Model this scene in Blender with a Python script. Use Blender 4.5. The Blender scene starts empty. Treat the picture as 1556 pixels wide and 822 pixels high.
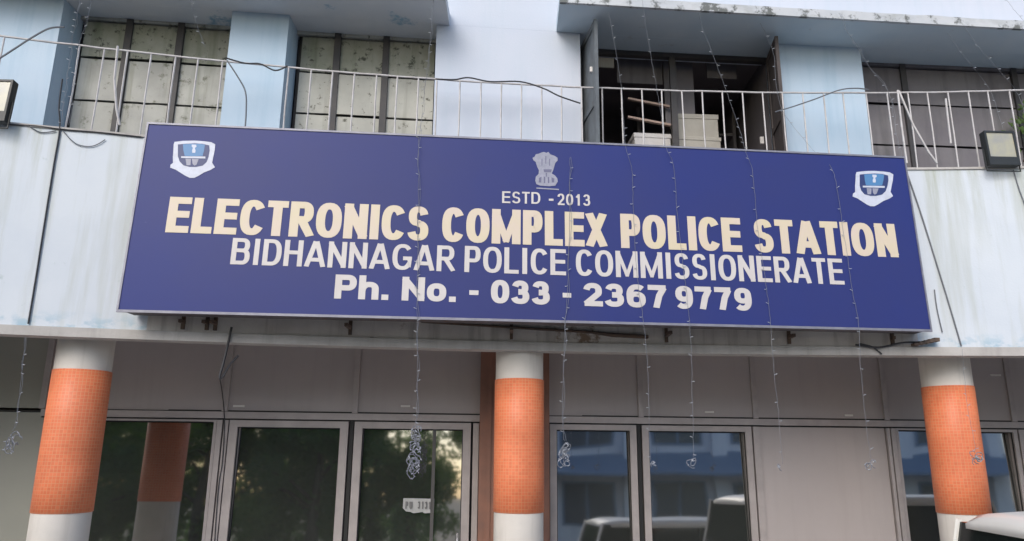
import bpy, bmesh, math, random
from mathutils import Vector, Matrix
random.seed(7)
S = bpy.context.scene
COL = S.collection
# ------------------------------------------------------------------ camera
F, PITCH, ROLL, EYE = 1120.5, .2423, .0091, 2.0     # focal length in photo pixels (1556 wide), angles, eye height
cd = bpy.data.cameras.new('camera'); cam = bpy.data.objects.new('camera', cd); COL.objects.link(cam)
cd.sensor_width = 36; cd.lens = 36*F/1556; cd.clip_start = .05; cd.clip_end = 2000
cam.matrix_world = Matrix.Translation((0, 0, EYE)) @ Matrix.Rotation(math.pi/2+PITCH, 4, 'X') @ Matrix.Rotation(ROLL, 4, 'Z')
S.camera = cam
# ------------------------------------------------------------------ light
w = bpy.data.worlds.new('World'); S.world = w; w.use_nodes = True
nt = w.node_tree; bg = nt.nodes['Background']
sky = nt.nodes.new('ShaderNodeTexSky'); sky.sky_type = 'NISHITA'; sky.sun_disc = False
sd = Vector((-.30, -.80, .56)).normalized()          # towards the sun
sky.sun_elevation = math.asin(sd.z); sky.sun_rotation = math.atan2(sd.x, sd.y)
sky.air_density = 1.0; sky.dust_density = 1.6; sky.ozone_density = 1.0
nt.links.new(sky.outputs[0], bg.inputs[0]); bg.inputs[1].default_value = .15
sl = bpy.data.lights.new('sun', 'SUN'); so = bpy.data.objects.new('sun', sl); COL.objects.link(so)
sl.energy = 1.2; sl.angle = math.radians(30); sl.color = (1, .955, .89)
so.rotation_euler = sd.to_track_quat('Z', 'Y').to_euler()
S.view_settings.view_transform = 'Standard'; S.view_settings.look = 'None'
S.view_settings.exposure = 0.64; S.view_settings.gamma = 1

# ------------------------------------------------------------------ helpers
def ray(px, py):
    u = (px-778)/F; v = -(py-411)/F; c, s = math.cos(ROLL), math.sin(ROLL)
    u, v = c*u-s*v, s*u+c*v
    return Vector((u, math.cos(PITCH)-v*math.sin(PITCH), math.sin(PITCH)+v*math.cos(PITCH)))
# plan curves of the gently concave facade: y = a + b x + c x^2
PAR = (7.0, .095, -.0164)      # parapet face and railing
PIER = (7.29, .0914, -.003)    # face of the upper wall
WIN = (7.59, .0914, -.003)     # plane of the upper windows
GLZ = (8.4, .09, -.003)        # ground-floor glazing
SHD = (6.722, .088, -.001)     # front edge of the sunshades
ZG = -.70                      # road level
def yc(C, x): return C[0]+C[1]*x+C[2]*x*x
def off(C, d): return (C[0]+d, C[1], C[2])
def at(px, py, C):
    d = ray(px, py); t = C[0]
    for _ in range(25): t = yc(C, d.x*t)/d.y
    return Vector((d.x*t, d.y*t, EYE+d.z*t))
def X(px, py, C): return at(px, py, C).x
def atY(px, py, Y):
    d = ray(px, py); t = Y/d.y; return Vector((d.x*t, Y, EYE+d.z*t))

def link(name, bm, m, parent=None, smooth=False):
    bmesh.ops.recalc_face_normals(bm, faces=bm.faces)
    me = bpy.data.meshes.new(name); bm.to_mesh(me); bm.free()
    if smooth:
        for p in me.polygons: p.use_smooth = True
    for mm in (m if isinstance(m, (list, tuple)) else [m]): me.materials.append(mm)
    o = bpy.data.objects.new(name, me); COL.objects.link(o)
    if parent: o.parent = parent
    return o
def tag(o, label=None, cat=None, group=None, kind=None):
    for k, v in (('label', label), ('category', cat), ('group', group), ('kind', kind)):
        if v: o[k] = v
    return o
def thing(name, label, cat, loc=(0, 0, 0), rz=0, group=None):
    o = bpy.data.objects.new(name, None); COL.objects.link(o); o.empty_display_size = .2
    o.location = loc; o.rotation_euler = (0, 0, rz)
    return tag(o, label, cat, group)
def box(bm, x0, x1, y0, y1, z0, z1, bev=0, rot=None, c=None):
    g = bmesh.ops.create_cube(bm, size=1)
    vs = g['verts']
    for v in vs:
        v.co = Vector((x0+(v.co.x+.5)*(x1-x0), y0+(v.co.y+.5)*(y1-y0), z0+(v.co.z+.5)*(z1-z0)))
    if bev:
        es = list({e for v in vs for e in v.link_edges})
        r = bmesh.ops.bevel(bm, geom=es, offset=bev, segments=2, profile=.6, affect='EDGES')
        vs = list({v for f in r['faces'] for v in f.verts})
    if rot is not None: bmesh.ops.rotate(bm, verts=vs, cent=c or (0, 0, 0), matrix=rot)
    return vs
def sweep(bm, C, x0, x1, d0, d1, z0, z1, n=None, wob=0):
    """a solid band that follows plan curve C: depth offsets d0..d1, heights z0..z1"""
    n = n or max(1, int(abs(x1-x0)/.35)); rings = []
    for i in range(n+1):
        x = x0+(x1-x0)*i/n; y = yc(C, x)
        j = (lambda: random.uniform(-wob, wob)) if wob else (lambda: 0)
        rings.append([bm.verts.new((x, y+d+j(), z+j())) for d, z in ((d0, z0), (d1, z0), (d1, z1), (d0, z1))])
    for a, b in zip(rings, rings[1:]):
        for k in range(4): bm.faces.new((a[k], a[(k+1) % 4], b[(k+1) % 4], b[k]))
    bm.faces.new(rings[0]); bm.faces.new(rings[-1][::-1])
def band(name, m, parent, C, x0, x1, d0, d1, z0, z1, n=None, bev=0, label=None, wob=0):
    bm = bmesh.new(); sweep(bm, C, x0, x1, d0, d1, z0, z1, n, wob)
    if bev: bmesh.ops.bevel(bm, geom=[e for e in bm.edges if e.calc_face_angle(0) > .5], offset=bev, segments=1, affect='EDGES')
    o = link(name, bm, m, parent)
    if label: o['label'] = label
    return o
def tube(bm, pts, r, n=5):
    pts = [Vector(p) for p in pts]; rings = []
    for i, p in enumerate(pts):
        t = (pts[min(i+1, len(pts)-1)]-pts[max(i-1, 0)]).normalized()
        a = t.cross(Vector((0, 1, .13)))
        if a.length < 1e-3: a = t.cross(Vector((1, 0, 0)))
        a.normalize(); b = t.cross(a)
        rr = r[i] if isinstance(r, (list, tuple)) else r
        rings.append([bm.verts.new(p+(a*math.cos(2*math.pi*k/n)+b*math.sin(2*math.pi*k/n))*rr) for k in range(n)])
    for u, v in zip(rings, rings[1:]):
        for k in range(n): bm.faces.new((u[k], u[(k+1) % n], v[(k+1) % n], v[k]))
    bm.faces.new(rings[0]); bm.faces.new(rings[-1][::-1])
def spline(pts, k=6):
    """Catmull-Rom through pts"""
    pts = [Vector(p) for p in pts]; q = [pts[0]]+pts+[pts[-1]]; out = []
    for i in range(1, len(q)-2):
        a, b, c, d = q[i-1:i+3]
        for j in range(k):
            t = j/k; out.append(.5*((2*b)+(c-a)*t+(2*a-5*b+4*c-d)*t*t+(3*b-a-3*c+d)*t**3))
    return out+[pts[-1]]
def lathe(bm, cx, cy, prof, n=40):
    rings = [[bm.verts.new((cx+r*math.cos(2*math.pi*k/n), cy+r*math.sin(2*math.pi*k/n), z)) for k in range(n)] for r, z in prof]
    for u, v in zip(rings, rings[1:]):
        for k in range(n): bm.faces.new((u[k], u[(k+1) % n], v[(k+1) % n], v[k]))
    bm.faces.new(rings[0]); bm.faces.new(rings[-1][::-1])

# ------------------------------------------------------------------ materials
def mat(name, col, rough=.7, col2=None, scale=6, streak=None, streak_amt=.5, bump=.15, bscale=60, metal=0, spec=.5, patch=None, patch_scale=2.2, patch_cut=.6, detail=6, sx=9, sz=.6, ior=None, smear=None, smear_z=(3.0, 3.18), smear2=None, smear2_z=(3.9, 4.9)):
    m = bpy.data.materials.new(name); m.use_nodes = True; t = m.node_tree; N = t.nodes; L = t.links
    b = N['Principled BSDF']; b.inputs['Roughness'].default_value = rough; b.inputs['Metallic'].default_value = metal
    b.inputs['Specular IOR Level'].default_value = spec
    if ior: b.inputs['IOR'].default_value = ior
    tc = N.new('ShaderNodeTexCoord')
    def noise(sc, stretch=None, det=detail, rgh=.6):
        n = N.new('ShaderNodeTexNoise'); n.inputs['Scale'].default_value = sc; n.inputs['Detail'].default_value = det; n.inputs['Roughness'].default_value = rgh
        if stretch:
            mp = N.new('ShaderNodeMapping'); mp.inputs['Scale'].default_value = stretch; L.new(tc.outputs['Object'], mp.inputs[0]); L.new(mp.outputs[0], n.inputs['Vector'])
        else: L.new(tc.outputs['Object'], n.inputs['Vector'])
        return n.outputs['Fac']
    def ramp(f, a, c):
        r = N.new('ShaderNodeMapRange'); r.inputs['From Min'].default_value = a; r.inputs['From Max'].default_value = c; L.new(f, r.inputs['Value']); return r.outputs[0]
    def mix(f, a, c):
        x = N.new('ShaderNodeMix'); x.data_type = 'RGBA'
        L.new(f, x.inputs['Factor'])
        for s_, v in (('A', a), ('B', c)):
            s2 = x.inputs[6 if s_ == 'A' else 7]
            if isinstance(v, tuple): s2.default_value = (*v[:3], 1)
            else: L.new(v, s2)
        return x.outputs[2]
    c = tuple(col)
    if col2: c = mix(ramp(noise(scale), .35, .65), c, tuple(col2))
    if streak:
        f = ramp(noise(1, (sx, sx, sz)), .52, .78)
        g = N.new('ShaderNodeMath'); g.operation = 'MULTIPLY'; L.new(f, g.inputs[0]); g.inputs[1].default_value = streak_amt
        c = mix(g.outputs[0], c, tuple(streak))
    if patch:
        f = ramp(noise(patch_scale, None, 9, .72), patch_cut, patch_cut+.07); c = mix(f, c, tuple(patch))
    if smear2:
        sp = N.new('ShaderNodeSeparateXYZ'); L.new(tc.outputs['Object'], sp.inputs[0])
        zr = ramp(sp.outputs[2], *smear2_z); g = N.new('ShaderNodeMath'); g.operation = 'MULTIPLY'; L.new(zr, g.inputs[0]); L.new(ramp(noise(1, (3.2, 3.2, .25), 9, .7), .50, .70), g.inputs[1])
        c = mix(g.outputs[0], c, tuple(smear2))
    if smear:
        sp = N.new('ShaderNodeSeparateXYZ'); L.new(tc.outputs['Object'], sp.inputs[0])
        zr = ramp(sp.outputs[2], smear_z[1], smear_z[0]); g = N.new('ShaderNodeMath'); g.operation = 'MULTIPLY'; L.new(zr, g.inputs[0]); L.new(ramp(noise(7, (1, 1, 1.6)), .47, .6), g.inputs[1])
        c = mix(g.outputs[0], c, tuple(smear))
    if isinstance(c, tuple): b.inputs['Base Color'].default_value = (*c, 1)
    else: L.new(c, b.inputs['Base Color'])
    if bump:
        bn = N.new('ShaderNodeBump'); bn.inputs['Strength'].default_value = bump; bn.inputs['Distance'].default_value = .01
        L.new(noise(bscale, None, 5), bn.inputs['Height']); L.new(bn.outputs[0], b.inputs['Normal'])
    return m
M = {}
M['parapet'] = mat('parapet_paint', (.58, .62, .665), .75, (.53, .575, .63), 1.3, (.36, .38, .31), .7, smear2=(.30, .32, .22), patch=(.42, .48, .50), patch_scale=3.1, patch_cut=.62, sx=5, sz=.35, smear=(.27, .42, .52))
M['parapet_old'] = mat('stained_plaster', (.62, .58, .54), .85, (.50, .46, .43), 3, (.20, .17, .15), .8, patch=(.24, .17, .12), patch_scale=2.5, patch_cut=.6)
M['ceil'] = mat('ceiling_paint', (.74, .72, .69), .8, (.68, .66, .63), 2)
M['drip'] = mat('beam_edge_paint', (.46, .44, .42), .8, (.38, .36, .34), 5, (.22, .2, .19), .5)
M['wall'] = mat('upper_wall_paint', (.53, .565, .65), .8, (.49, .54, .63), .9, (.44, .52, .60), .5)
M['pier'] = mat('pier_blue_paint', (.40, .52, .64), .8, (.45, .55, .66), 1.1, (.28, .42, .55), .5)
M['soffit'] = mat('sunshade_paint', (.54, .62, .68), .85, (.48, .58, .66), 2.2, None, patch=(.40, .44, .47), patch_scale=2.6, patch_cut=.62)
M['soffit_pale'] = mat('pale_sunshade_paint', (.62, .64, .67), .85, (.56, .60, .65), 2.2, None, patch=(.24, .38, .50), patch_scale=2.0, patch_cut=.60)
M['fascia'] = mat('mouldy_fascia', (.50, .52, .55), .85, (.43, .46, .50), 3, (.25, .26, .25), .6, patch=(.13, .14, .14), patch_scale=5.0, patch_cut=.52, sx=4, sz=6)
M['fascia_blue'] = mat('blue_fascia', (.20, .36, .50), .85, (.27, .42, .55), 3, (.12, .16, .18), .5, patch=(.1, .13, .15), patch_scale=5, patch_cut=.62)
M['shutter'] = mat('stained_sheet', (.44, .44, .41), .8, (.33, .33, .31), 2.2, (.18, .19, .14), .8, patch=(.16, .165, .13), patch_scale=5, patch_cut=.55)
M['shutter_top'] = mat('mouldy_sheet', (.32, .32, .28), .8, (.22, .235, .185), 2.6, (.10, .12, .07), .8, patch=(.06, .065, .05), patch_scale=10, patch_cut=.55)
M['shutter_spot'] = mat('spotted_sheet', (.46, .46, .42), .8, (.36, .36, .33), 2.2, (.20, .2, .16), .7, patch=(.10, .10, .08), patch_scale=13, patch_cut=.58)
M['shutter_grey'] = mat('dull_grey_sheet', (.18, .17, .18), .75, (.14, .13, .145), 2, (.06, .06, .06), .6)
M['darkframe'] = mat('dark_window_frame', (.035, .035, .04), .6, (.055, .05, .05), 6)
M['leafwood'] = mat('weathered_casement', (.13, .15, .17), .8, (.09, .10, .11), 5, (.05, .05, .05), .6)
M['leafbrown'] = mat('brown_casement', (.085, .07, .07), .8, (.06, .05, .05), 5, (.03, .03, .03), .6)
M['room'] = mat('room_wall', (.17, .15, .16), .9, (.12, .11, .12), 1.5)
M['rail'] = mat('rail_paint', (.50, .49, .50), .5, (.40, .38, .38), 12, patch=(.30, .14, .07), patch_scale=9, patch_cut=.68)
M['sign'] = mat('sign_vinyl', (.019, .031, .165), .48, (.026, .034, .145), .5, None, patch=(.06, .075, .22), patch_scale=4.5, patch_cut=.68, bump=.06, bscale=1.6, spec=.25)
M['signframe'] = mat('sign_trim', (.24, .24, .28), .5, (.18, .18, .22), 9, metal=.3)
M['signback'] = mat('sign_underside', (.13, .12, .135), .7, (.09, .075, .075), 4, patch=(.15, .07, .04), patch_scale=4, patch_cut=.6)
M['cream'] = mat('cream_lettering', (.60, .50, .42), .5, (.60, .52, .36), 3.2, bump=.02)
M['white'] = mat('white_lettering', (.57, .54, .52), .5, (.53, .49, .47), 4, bump=.02)
M['ltblue'] = mat('emblem_light_blue', (.07, .20, .40), .5, bump=0)
M['dkblue'] = mat('emblem_dark_blue', (.02, .035, .13), .5, bump=0)
M['emwhite'] = mat('emblem_white', (.55, .58, .68), .5, (.48, .50, .58), 20, bump=0)
M['emgrey'] = mat('emblem_grey', (.30, .30, .38), .5, (.24, .25, .31), 30, bump=0)
M['emdark'] = mat('emblem_shade', (.12, .12, .2), .5, bump=0)
M['spandrel'] = mat('brown_grey_panel', (.40, .36, .352), .42, (.365, .33, .322), .7, (.30, .27, .25), .3, bump=.02, bscale=5)
M['olive'] = mat('olive_grey_panel', (.28, .28, .24), .45, (.25, .252, .22), .8, bump=.02, bscale=5)
M['alu'] = mat('aluminium_frame', (.40, .36, .35), .42, (.33, .30, .29), 5, metal=.1, bump=.03)
M['gasket'] = mat('black_gasket', (.012, .012, .012), .6, bump=0)
M['colwhite'] = mat('column_paint', (.66, .62, .57), .75, (.58, .545, .50), 2.5, (.33, .30, .27), .45)
M['pilaster'] = mat('brown_pilaster', (.26, .125, .085), .7, (.19, .10, .075), 3, (.07, .05, .04), .6)
M['cable'] = mat('dark_cable', (.03, .03, .035), .5, bump=0)
M['cable_grey'] = mat('grey_cable', (.12, .13, .15), .5, bump=0)
M['wire'] = mat('pale_wire', (.19, .20, .23), .5, bump=0)
M['bulb'] = mat('clear_bulb', (.36, .38, .42), .3, bump=0)
M['lampbody'] = mat('floodlight_body', (.02, .022, .022), .45)
M['lampglass'] = mat('floodlight_glass', (.30, .30, .28), .12, (.40, .38, .27), 5, bump=0)
M['carton'] = mat('carton', (.42, .40, .36), .85, (.36, .34, .30), 4)
M['whitebox'] = mat('white_box', (.60, .58, .58), .7, (.54, .52, .51), 4)
M['lath'] = mat('lath_wood', (.46, .33, .29), .8, (.40, .31, .25), 14)
M['carwhite'] = mat('cream_car_paint', (.82, .80, .75), .3, (.80, .77, .72), 2, bump=0)
M['carglass'] = mat('car_glass', (.012, .016, .016), .08, bump=0, ior=1.45)
M['tyre'] = mat('tyre_rubber', (.02, .02, .02), .85)
M['hub'] = mat('wheel_metal', (.35, .35, .36), .35, metal=.7)
M['carlamp'] = mat('headlight_glass', (.6, .6, .62), .1, bump=0)
M['blacktrim'] = mat('black_trim', (.015, .015, .015), .5)
M['asphalt'] = mat('asphalt', (.05, .05, .052), .9, (.065, .062, .06), 1.5, bump=.4, bscale=120)
M['earth'] = mat('dusty_ground', (.27, .23, .18), .95, (.2, .18, .14), .4, bump=.4, bscale=40)
M['paving'] = mat('paving', (.48, .46, .43), .85, (.40, .38, .36), 2, bump=.3)
M['kerb'] = mat('kerb_concrete', (.30, .29, .28), .85, (.22, .21, .2), 3)
M['marking'] = mat('road_paint', (.70, .70, .68), .7, (.5, .5, .48), 6)
M['bark'] = mat('bark', (.10, .075, .055), .9, (.06, .05, .04), 8, bump=.6, bscale=30)
M['leaf'] = mat('leaves', (.055, .105, .03), .6, (.085, .13, .04), 1.5, bump=0)
M['leaf2'] = mat('dark_leaves', (.035, .075, .03), .6, (.06, .10, .035), 1.5, bump=0)
M['sticker'] = mat('paper_sticker', (.42, .42, .42), .7, (.36, .37, .36), 6, bump=0)
M['ink'] = mat('faded_ink', (.15, .15, .15), .7, bump=0)
M['tag'] = mat('reflection_white', (.65, .63, .6), .6, bump=0)  # white put in as colour for the reflections on the panels
M['rust'] = mat('rusty_steel', (.13, .085, .06), .85, (.08, .06, .05), 12)
M['oppblue'] = mat('opposite_dark_blue', (.20, .28, .40), .7, (.24, .31, .42), 2)
M['opppale'] = mat('opposite_pale_wall', (.84, .86, .92), .8, (.78, .81, .88), 1.2, (.3, .33, .4), .4)
M['oppdark'] = mat('opposite_window', (.06, .08, .11), .2, bump=0)
# glass: tinted reflective film
for nm in ('leaf', 'leaf2'):
    t = M[nm].node_tree; pb = t.nodes['Principled BSDF']; out = t.nodes['Material Output']; tr = t.nodes.new('ShaderNodeBsdfTranslucent'); mx = t.nodes.new('ShaderNodeMixShader')
    tr.inputs[0].default_value = (.26, .46, .08, 1) if nm == 'leaf' else (.16, .34, .07, 1); mx.inputs[0].default_value = .45
    t.links.new(pb.outputs[0], mx.inputs[1]); t.links.new(tr.outputs[0], mx.inputs[2]); t.links.new(mx.outputs[0], out.inputs[0])
def glass(name, col, ior):
    m = mat(name, col, .035, bump=0, ior=ior); t = m.node_tree; b = t.nodes['Principled BSDF']
    tc = t.nodes.new('ShaderNodeTexCoord'); n = t.nodes.new('ShaderNodeTexNoise'); n.inputs['Scale'].default_value = 1.1; n.inputs['Detail'].default_value = 1
    bp = t.nodes.new('ShaderNodeBump'); bp.inputs['Strength'].default_value = .22; bp.inputs['Distance'].default_value = .012
    t.links.new(tc.outputs['Object'], n.inputs['Vector']); t.links.new(n.outputs['Fac'], bp.inputs['Height']); t.links.new(bp.outputs[0], b.inputs['Normal'])
    return m
M['glass'] = glass('tinted_glass', (.040, .043, .040), 4.6)
# orange mosaic: small glazed tiles laid round the column
def mosaic():
    m = bpy.data.materials.new('orange_mosaic'); m.use_nodes = True; t = m.node_tree; N = t.nodes; L = t.links; b = N['Principled BSDF']
    tc = N.new('ShaderNodeTexCoord'); br = N.new('ShaderNodeTexBrick')
    br.offset = 0; br.inputs['Scale'].default_value = 1; br.inputs['Brick Width'].default_value = .030; br.inputs['Row Height'].default_value = .030
    br.inputs['Mortar Size'].default_value = .0022; br.inputs['Mortar Smooth'].default_value = .3
    br.inputs['Color1'].default_value = (.74, .19, .08, 1); br.inputs['Color2'].default_value = (.82, .23, .10, 1); br.inputs['Mortar'].default_value = (.74, .33, .17, 1)
    L.new(tc.outputs['UV'], br.inputs['Vector'])
    n = N.new('ShaderNodeTexNoise'); n.inputs['Scale'].default_value = 2.4; n.inputs['Detail'].default_value = 6; L.new(tc.outputs['Object'], n.inputs['Vector'])
    mx = N.new('ShaderNodeMix'); mx.data_type = 'RGBA'; mx.blend_type = 'MULTIPLY'; mx.inputs['Factor'].default_value = 1
    rp = N.new('ShaderNodeValToRGB'); rp.color_ramp.elements[0].position = .3; rp.color_ramp.elements[0].color = (.80, .74, .70, 1); rp.color_ramp.elements[1].position = .7
    L.new(n.outputs['Fac'], rp.inputs[0]); L.new(br.outputs['Color'], mx.inputs[6]); L.new(rp.outputs[0], mx.inputs[7]); L.new(mx.outputs[2], b.inputs['Base Color'])
    bp = N.new('ShaderNodeBump'); bp.inputs['Strength'].default_value = .5; bp.inputs['Distance'].default_value = .003; bp.invert = True
    L.new(br.outputs['Fac'], bp.inputs['Height']); L.new(bp.outputs[0], b.inputs['Normal']); b.inputs['Roughness'].default_value = .5
    return m
M['mosaic'] = mosaic()

# ------------------------------------------------------------------ setting
def sheet(name, m, x0, x1, y0, y1, z, n=1):
    bm = bmesh.new()
    for i in range(n):
        a, b = x0+(x1-x0)*i/n, x0+(x1-x0)*(i+1)/n
        bm.faces.new([bm.verts.new(p) for p in ((a, y0, z), (b, y0, z), (b, y1, z), (a, y1, z))])
    return tag(link(name, bm, m), kind='structure')
sheet('ground', M['earth'], -300, 300, -300, 300, ZG-.012)
sheet('road', M['asphalt'], -60, 60, -7.0, .6, ZG-.004)
bm = bmesh.new()
for i in range(-12, 13): box(bm, i*4-1, i*4+1, -2.06, -1.94, ZG-.003, ZG+.001)
tag(link('road_markings', bm, M['marking']), kind='structure')
bm = bmesh.new(); box(bm, -60, 60, -7.25, -7.0, ZG-.1, ZG+.13, .02); tag(link('kerb', bm, M['kerb']), kind='structure')
sheet('forecourt', M['paving'], -24, 24, .5, 7.4, ZG)
bm = bmesh.new(); sweep(bm, (6.35, .09, -.012), -8, 8, 0, 3.5, ZG-.05, -.15); tag(link('verandah_floor', bm, M['paving']), kind='structure')
bm = bmesh.new(); sweep(bm, (6.05, .09, -.012), -8, 8, 0, .32, ZG-.05, -.42); tag(link('verandah_step', bm, M['kerb']), kind='structure')

# ------------------------------------------------------------------ the building
B = thing('police_station_building', 'pale blue two storey building with orange banded columns behind the blue sign', 'building', (0, 7, ZG))
B.location = (0, 0, 0)
XL, XR = -8.2, 8.2
band('parapet_wall', M['parapet'], B, PAR, XL, XR, 0, .12, 3.03, 4.86, 60)
band('parapet_coping', M['drip'], B, PAR, XL, XR, -.015, .14, 4.862, 4.885, 60, label='thin grey coping with a dirty edge')
band('beam_edge', M['drip'], B, PAR, XL, XR, -.03, .14, 2.945, 3.028, 60)
band('beam_back', M['ceil'], B, PAR, XL, XR, .121, .16, 3.029, 3.30, 30)
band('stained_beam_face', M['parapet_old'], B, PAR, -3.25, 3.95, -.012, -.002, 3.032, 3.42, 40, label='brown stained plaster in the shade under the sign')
band('ceiling', M['ceil'], B, PAR, XL, XR, .12, 2.6, 3.25, 3.35, 30)
band('floor_slab', M['drip'], B, PAR, XL, XR, .14, 3.2, 4.4, 4.55, 30)
SOF = 6.556
def pier(x0, x1, m, lab=None): band('wall_pier', m, B, PIER, x0, x1, 0, .36, 4.551, SOF+.002, None, label=lab)
pier(-5.36, -4.69, M['pier']); pier(-3.01, -2.42, M['pier']); pier(-.85, .735, M['wall'], 'broad pale lavender wall between the windows'); pier(2.985, 3.975, M['pier'])
pier(6.4, 8.2, M['pier'])
band('upper_wall', M['wall'], B, PIER, XL, XR, 0, .5, SOF+.003, 10.2)
# sunshades: slab, soffit edge and fascia
def sunshade(x0, x1, mf, ms='soffit'):
    bm = bmesh.new(); n = 24; rings = []
    for i in range(n+1):
        x = x0+(x1-x0)*i/n; yf, yb = yc(SHD, x), yc(PIER, x)+.02
        j = random.uniform(-.004, .004)
        rings.append([bm.verts.new(p) for p in ((x, yf+.03, SOF), (x, yb, SOF-.002), (x, yb, SOF+.14), (x, yf+.03, SOF+.09+j))])
    for a, b in zip(rings, rings[1:]):
        for k in range(4): bm.faces.new((a[k], a[(k+1) % 4], b[(k+1) % 4], b[k]))
    bm.faces.new(rings[0]); bm.faces.new(rings[-1][::-1])
    o = link('sunshade', bm, M[ms], B)
    bm = bmesh.new(); n = 60; rings = []
    for i in range(n+1):
        x = x0+(x1-x0)*i/n; yf = yc(SHD, x); j = random.uniform(-.006, .006)
        rings.append([bm.verts.new(p) for p in ((x, yf, SOF-.008), (x, yf+.034, SOF-.008), (x, yf+.034, SOF+.095), (x, yf, SOF+.092+j))])
    for a, b in zip(rings, rings[1:]):
        for k in range(4): bm.faces.new((a[k], a[(k+1) % 4], b[(k+1) % 4], b[k]))
    bm.faces.new(rings[0]); bm.faces.new(rings[-1][::-1])
    link('fascia', bm, mf, o)
sunshade(-8.2, -.712, M['fascia_blue'], 'soffit_pale'); sunshade(.47, 8.2, M['fascia'])

for a_, b_, m_ in ((-8.2, -5.362, 'soffit_pale'), (-4.688, -3.012, 'soffit_pale'), (-2.418, -.852, 'soffit_pale'), (.737, 2.983, 'soffit'), (3.977, 6.398, 'soffit')):
    band('window_head', M[m_], B, PIER, a_, b_, .003, .42, SOF-.003, SOF+.001, 8)
# shuttered windows: opening, posts, stacked sheets
def shuttered(x0, x1, seams_px, posts_px, ms, label):
    wn = band('window', M['darkframe'], B, WIN, x0, x1, .10, .14, 4.551, SOF, 2, label=label)
    zs = [4.70]+sorted([at(px, py, WIN).z for px, py in seams_px])+[SOF-.05]
    xs = [x0+.02]+[X(px, 110, WIN) for px in posts_px]+[x1-.01]
    for a, b in zip(xs, xs[1:]):
        for z0, z1 in zip(zs, zs[1:]):
            bm = bmesh.new(); t = random.uniform(0, .02); g = .035
            sweep(bm, WIN, a+g, b-g, .01+t, .03+t, z0+(.016 if z0 > 5 else .01), z1-.01, 4, .003)
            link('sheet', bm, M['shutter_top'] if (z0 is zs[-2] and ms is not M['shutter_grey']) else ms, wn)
    for p in xs[1:-1]:
        bm = bmesh.new(); sweep(bm, WIN, p-.035, p+.035, -.012, .1, 4.6, SOF-.01, 1)
        link('window_post', bm, M['darkframe'], wn)
    bm = bmesh.new(); sweep(bm, WIN, x0, x1, 0, .06, SOF-.04, SOF-.004, 4, .004)
    link('head_rail', bm, ms, wn)
    return wn
shuttered(-4.69, -3.012, [(230, 92), (230, 157)], [187, 267], M['shutter'], 'window closed off with nine stained beige sheets')
shuttered(-2.418, -.852, [(545, 113), (545, 176)], [510, 585], M['shutter_spot'], 'window closed off with stained beige sheets')
shuttered(3.977, 6.398, [(1430, 160), (1430, 222)], [1372, 1540], M['shutter_grey'], 'dark window with dull grey panels')
shuttered(-8.2, -5.362, [(10, 80)], [-60, -150], M['shutter_grey'], 'dark window at the far left end')
# small bits of the dark right window: upright post before it
# open window with a dark room
bm = bmesh.new()
x0, x1 = .737, 2.983
yb = 9.6
for q in ([(x0, 7.75, 4.56), (x0, yb, 4.56), (x0, yb, 6.6), (x0, 7.75, 6.6)], [(x1, 7.9, 4.56), (x1, yb, 4.56), (x1, yb, 6.6), (x1, 7.9, 6.6)],
          [(x0, yb, 4.56), (x1, yb, 4.56), (x1, yb, 6.6), (x0, yb, 6.6)], [(x0, 7.7, 6.6), (x1, 7.9, 6.6), (x1, yb, 6.6), (x0, yb, 6.6)], [(x0, 7.7, 4.56), (x1, 7.9, 4.56), (x1, yb, 4.56), (x0, yb, 4.56)]):
    bm.faces.new([bm.verts.new(p) for p in q])
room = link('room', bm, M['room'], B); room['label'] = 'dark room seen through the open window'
ow = band('window', M['darkframe'], B, WIN, x0, x1, 0, .07, SOF-.06, SOF-.004, 6, label='open window onto a dark room')
for px in (1023, ):
    bm = bmesh.new(); xx = X(px, 120, WIN); sweep(bm, WIN, xx-.035, xx+.035, .0, .06, 4.6, SOF-.06, 1); link('window_post', bm, M['darkframe'], ow)
for pa, pb, z0, z1, m in ((909, 934, 96, 83, 'carton'),):
    bm = bmesh.new(); a = at(pa, z0, WIN); b = at(pb, z1, WIN); sweep(bm, WIN, a.x, b.x, .08, .10, a.z, b.z, 1); link('pane', bm, M['room' if 0 else 'carton'], ow)['label'] = 'small pale pane in the top left corner'
for (pa, pb, y0, y1) in ((938, 1005, 125, 88), (1012, 1052, 190, 95), (1075, 1118, 118, 96)):   # faint panes and boards inside
    bm = bmesh.new(); a = at(pa, y0, off(WIN, .25)); b = at(pb, y1, off(WIN, .25)); sweep(bm, off(WIN, .25), a.x, b.x, 0, .02, a.z, b.z, 1)
    link('inner_board', bm, M['shutter_grey'], ow)
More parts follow.
